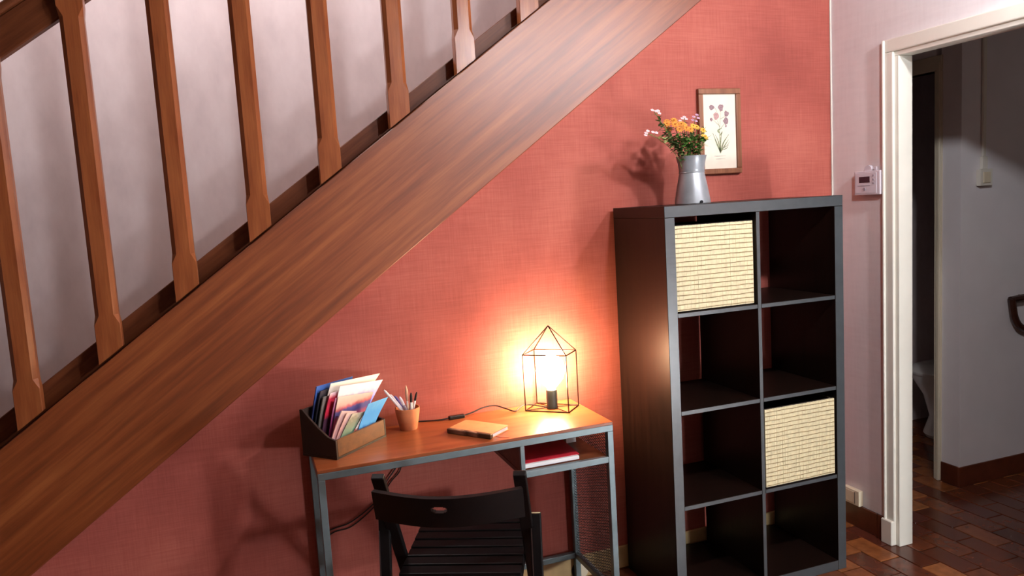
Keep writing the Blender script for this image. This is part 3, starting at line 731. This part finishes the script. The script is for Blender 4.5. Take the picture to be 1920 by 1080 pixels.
def sprig(label, path, blooms, bmat, leafmat, nl_, name='pink_sprig', cat='flower', group='pink flower sprigs in the zinc jug', ll=.02, lw=.005, br=.006):
    P = [fpt(*p) for p in path]; o = thing(name, label, cat, tuple(P[0]), group=group); sm = smooth(P, 6)
    MB().tube(sm, .0012, 5).build('stem', 'stem_green', o, True)
    if blooms:
        for b in blooms:
            c = fpt(*b); pm = MB()
            for k in range(5):
                a = 2*PI*k/5; leafmesh(pm, c, Vector((math.cos(a), math.sin(a)*.6-.3, .6*math.sin(a)+.3)), Vector((0, -1, .4)), br*1.3, br*.5)
            pm.sphere(c, br*.45, 8, 5); pm.build('blossom', bmat, o, True)
            j = min(range(len(sm)), key=lambda i: (sm[i]-c).length)
            if (sm[j]-c).length > .002: MB().tube([sm[j], c], .0007, 4).build('stalk', 'stem_green', o, True)
    lm = MB(); n = len(sm)
    for q in range(nl_):
        i = int(n*.36+(n*.62)*q/max(1, nl_)); d = Vector((random.uniform(-1, 1), random.uniform(-1, .5), random.uniform(-.1, .8)))
        leafmesh(lm, sm[min(i, n-1)], d, Z, ll*random.uniform(.7, 1.2), lw*random.uniform(.8, 1.2), .4)
    if nl_: lm.build('leaves', leafmat, o, True)
def pth(x, y, dy, sag=.0):
    ox, oy = off(x, y); return [(ox*.08, .03, 0), (ox*.30, .168, dy*.3), (ox*.68, .168+(oy-.168)*.6+sag, dy*.7), (ox, oy, dy)]
b_ = lambda x, y, dy: off(x, y)+(dy,)
sprig('pink sprig reaching highest at the far left of the jug', pth(1224, 235, -.03), [b_(1221, 233, -.03), b_(1226, 235, -.035), b_(1231, 234, -.03), b_(1233, 238, -.03)], 'petal_pink', 'leaf_dark', 12)
sprig('pale pink sprig hanging out lowest at the left of the jug', pth(1207, 268, -.04, .01), [b_(1206, 268, -.04), b_(1209, 265, -.04), b_(1205, 271, -.04), b_(1218, 267, -.04), b_(1224, 268, -.04)], 'petal_pink', 'leaf_pale', 9)
sprig('pink sprig at the back right of the jug beside the picture', pth(1297, 241, .04), [b_(1297, 241, .04), b_(1293, 243, .04), b_(1289, 247, .04), b_(1300, 244, .04)], 'petal_pink', 'leaf_dark', 7)
sprig('mauve sprig at the right of the jug in front of the picture frame', pth(1312, 242, .02), [b_(1309, 242, .02), b_(1315, 239, .02), b_(1317, 244, .02), b_(1307, 247, .02), b_(1313, 249, .02)], 'petal_mauve', 'leaf_dark', 7)
GW = [((1236, 250, -.02), 'leaf_dark', 'dark leafy sprig at the upper left of the bouquet'), ((1232, 275, -.04), 'leaf_pale', 'pale leafy sprig sticking out at the left of the jug'), ((1245, 282, -.045), 'leaf_dark', 'drooping dark leafy sprig at the left of the jug rim'), ((1258, 276, -.05), 'leaf_green', 'green sprig in front left of the jug rim'), ((1275, 277, -.055), 'leaf_green', 'green sprig in front at the middle of the jug rim'), ((1292, 275, -.055), 'leaf_green', 'bright green sprig in front right of the jug rim'), ((1306, 278, -.045), 'leaf_green', 'bright green sprig at the right of the jug rim'), ((1322, 262, .0), 'leaf_pale', 'thin feathery sprig at the right in front of the print'), ((1326, 278, -.01), 'leaf_pale', 'low feathery sprig at the right edge of the bouquet'), ((1283, 268, .0), 'leaf_dark', 'dark leafy sprig deep in the middle of the bouquet'), ((1250, 266, .01), 'leaf_dark', 'dark leafy sprig behind the low orange flowers at left'), ((1301, 268, .01), 'leaf_dark', 'dark leafy sprig behind the yellow flowers')]
for (x, y, dy), lm_, lb in GW:
    sprig(lb, pth(x, y, dy, .008), None, None, lm_, 26, 'leafy_sprig', 'foliage', 'green sprigs in the zinc jug', .027, .0075 if 'feathery' not in lb else .0025)

# ------------------------------------------------------------------ framed botanical print
FX0, FX1, FZ0, FZ1 = .406, .606, 1.580, 1.922
pf = thing('picture_frame', 'wooden picture frame with a botanical flower print on the red wall', 'picture', ((FX0+FX1)/2, YW, FZ0))
fwid = .0215; y0, y1 = YW-.018, YW-.0005
MB().box(FX0, FX0+fwid, y0, y1, FZ0+fwid, FZ1-fwid).build('frame_side', 'frame_wood', pf, bevel=.003, seg=2)
MB().box(FX1-fwid, FX1, y0, y1, FZ0+fwid, FZ1-fwid).build('frame_side', 'frame_wood', pf, bevel=.003, seg=2)
MB().box(FX0, FX1, y0, y1, FZ1-fwid, FZ1).build('frame_top', 'frame_wood', pf, bevel=.003, seg=2)
MB().box(FX0, FX1, y0, y1, FZ0, FZ0+fwid).build('frame_bottom', 'frame_wood', pf, bevel=.003, seg=2)
pp = MB().box(FX0+fwid, FX1-fwid, YW-.009, YW-.003, FZ0+fwid, FZ1-fwid).build('print', 'paper_cream', pf)
# the print: seen in crop fractions of the sheet (x to the right, y down)
SX0, SX1, SZ0, SZ1 = FX0+fwid, FX1-fwid, FZ0+fwid, FZ1-fwid
def sp(x, y): return Vector((SX0+(x-118)/(520-118)*(SX1-SX0), YW-.0094, SZ1-(y-110)/(975-110)*(SZ1-SZ0)))
def blob(mb, x, y, rx, ry, n=12, seed=0):
    rnd = random.Random(seed); c = sp(x, y); k = len(mb.v); mb.v.append(c)
    for i in range(n):
        a = 2*PI*i/n; q = 1+rnd.uniform(-.22, .22)
        mb.v.append(c+Vector((rx*q*math.cos(a), -.0002, ry*q*math.sin(a))))
    mb.f += [(k, k+1+i, k+1+(i+1) % n) for i in range(n)]
px_ = (SX1-SX0)/402
for nm, mt, sp_ in (('printed_blossoms', 'print_mauve', [(228, 262, 30, 26), (340, 268, 33, 36), (408, 340, 26, 32), (398, 420, 33, 36), (222, 402, 17, 20), (398, 482, 10, 12)]), ('printed_rose_blossom', 'print_rose', [(280, 362, 32, 38)])):
    mb = MB()
    for i, (x, y, a, b) in enumerate(sp_): blob(mb, x, y, a*px_, b*px_, 14, i)
    mb.build(nm, mt, pp)
def stroke(mb, pts, wd):
    P = [sp(*p) for p in pts]; P = smooth(P, 4); k = len(mb.v); n = len(P)
    for i, p in enumerate(P):
        d = (P[min(i+1, n-1)]-P[max(i-1, 0)]).normalized(); s = Vector((-d.z, 0, d.x)); f = i/(n-1); h = wd*px_*(.35+.65*math.sin(PI*min(1, f+.15)))
        mb.v += [p-s*h+Vector((0, .0001, 0)), p+s*h+Vector((0, .0001, 0))]
    mb.f += [(k+2*i, k+2*i+1, k+2*i+3, k+2*i+2) for i in range(n-1)]
mb = MB()
for pts, wd in (([(322, 800), (318, 640), (322, 500), (340, 300)], 3.5), ([(322, 500), (290, 400)], 2.5), ([(322, 520), (392, 440)], 2.5), ([(320, 480), (238, 400)], 2.2), ([(330, 400), (405, 360)], 2.2), ([(300, 340), (270, 270), (235, 265)], 2),
                ([(320, 780), (280, 680), (235, 560)], 8), ([(320, 790), (300, 660), (265, 580)], 6), ([(325, 790), (360, 680), (430, 580)], 8), ([(322, 780), (330, 640), (345, 560)], 7), ([(335, 770), (390, 690), (425, 640)], 6), ([(340, 760), (400, 740), (425, 700)], 4), ([(330, 745), (400, 715), (440, 660)], 4), ([(318, 560), (300, 530), (345, 505)], 10), ([(322, 590), (345, 560), (350, 540)], 8)):
    stroke(mb, pts, wd)
mb.build('printed_stems', 'print_green', pp)
mb = MB(); stroke(mb, [(248, 828), (300, 830), (388, 826)], 4); stroke(mb, [(262, 862), (320, 862), (380, 860)], 4); mb.build('printed_caption', 'print_grey', pp)

# ------------------------------------------------------------------ thermostat and socket on the pink wall
tm = thing('thermostat', 'white room thermostat with small dark display on the pink wall by the door', 'thermostat', (XP, .18, 1.46))
MB().box(XP-.027, XP-.0005, .1105, .246, 1.459, 1.556).build('housing', 'appliance_white', tm, bevel=.003, seg=2)
MB().box(XP-.0285, XP-.0265, .128, .240, 1.466, 1.550).build('faceplate', 'appliance_white', tm, bevel=.001)
MB().box(XP-.0292, XP-.028, .162, .218, 1.509, 1.533).build('display', 'lcd', tm)
MB().box(XP-.0292, XP-.028, .160, .226, 1.4955, 1.4975).build('lid_groove', 'button_grey', tm)
MB().tube([(XP-.028, .190, 1.482), (XP-.0305, .190, 1.482)], .007, 12).build('button', 'button_grey', tm, True)
for z in (1.536, 1.520, 1.505): MB().tube([(XP-.028, .143, z), (XP-.0302, .143, z)], .0045, 10).build('button', 'button_grey', tm, True)
MB().tube([(XP-.018, .182, 1.562), (XP-.004, .182, 1.562)], .017, 18).build('dial', 'appliance_white', tm, True)
MB().box(XP-.02, XP-.006, .136, .150, 1.556, 1.572).build('clip', 'appliance_white', tm, bevel=.002)
so = thing('wall_socket', 'cream power socket above the brown skirting by the door', 'socket', (XP, .285, .103))
MB().box(XP-.024, XP-.0005, .238, .334, .103, .172).build('housing', 'socket_cream', so, bevel=.003, seg=2)
MB().box(XP-.0255, XP-.0235, .262, .328, .112, .164).build('faceplate', 'socket_cream', so, bevel=.001)
MB().box(XP-.0262, XP-.025, .2605, .2625, .112, .164).build('groove', 'hole_dark', so)
# round socket on the skirting behind the desk leg
rs = thing('round_socket', 'round cream socket on the skirting behind the right rear desk leg', 'socket', (-.213, YW-.011, .03))
MB().tube([(-.213, YW-.0112, .036), (-.213, YW-.016, .036)], .036, 28).build('ring', 'hole_dark', rs, True)
MB().tube([(-.211, YW-.0162, .034), (-.211, YW-.024, .034)], .029, 28).build('cover', 'socket_cream', rs, True)

# ------------------------------------------------------------------ hall: switch with conduit, bracket, toilet
sw = thing('light_switch', 'cream light switch with white conduit on the hall wall', 'switch', (1.967, HY, 1.47))
MB().box(1.927, 2.005, HY-.024, HY-.0005, 1.462, 1.540).build('housing', 'white_paint', sw, bevel=.003, seg=2)
MB().box(1.942, 1.988, HY-.029, HY-.023, 1.475, 1.527).build('rocker', 'socket_cream', sw, bevel=.002)
MB().box(1.955, 1.977, HY-.013, HY-.0005, 1.6, 2.44).build('conduit', 'white_paint', sw, bevel=.003)
MB().box(1.947, 1.985, HY-.016, HY-.0005, 1.54, 1.6).build('conduit_sleeve', 'white_paint', sw, bevel=.003)
bk = thing('wooden_bracket', 'dark curved wooden bracket fixed to the hall wall at the right edge', 'bracket', (2.4, HY, .73))
ys = HY-.03
MB().tube(smooth([(2.135, ys, .905), (2.142, ys, .86), (2.155, ys, .81), (2.185, ys, .768), (2.24, ys, .745), (2.33, ys, .738), (2.42, ys, .745), (2.475, ys, .768), (2.505, ys, .81), (2.518, ys, .86), (2.525, ys, .905)], 5), .017, 8).build('curved_arm', 'bracket_wood', bk, True)
MB().tube([(2.125, ys, .902), (2.33, ys, .912), (2.535, ys, .902)], .016, 8).build('top_bar', 'bracket_wood', bk, True)
for x in (2.22, 2.44): MB().tube([(x, ys, .905), (x, HY-.001, .905)], .012, 10).build('wall_peg', 'bracket_wood', bk, True)
to = thing('toilet', 'white toilet bowl in the dark little room beyond the hall', 'toilet', (2.55, .98, 0))
MB().lathe([(.12, 0), (.13, .02), (.10, .12), (.13, .25), (.185, .36), (.19, .385), (.15, .385), (.12, .30), (.02, .2)], 32, (2.47, .98, 0), 1.25, 1).build('bowl', 'porcelain', to, True)
MB().lathe([(.195, .387), (.2, .395), (.2, .405), (.19, .412), (.001, .414)], 32, (2.47, .98, 0), 1.25, 1).build('seat_lid', 'porcelain', to, True)
MB().box(2.72, 2.90, .79, 1.17, .387, .78).build('cistern', 'porcelain', to, bevel=.02, seg=3)
MB().box(2.64, 2.80, .90, 1.06, .0, .386).build('pedestal', 'porcelain', to, bevel=.02, seg=3)
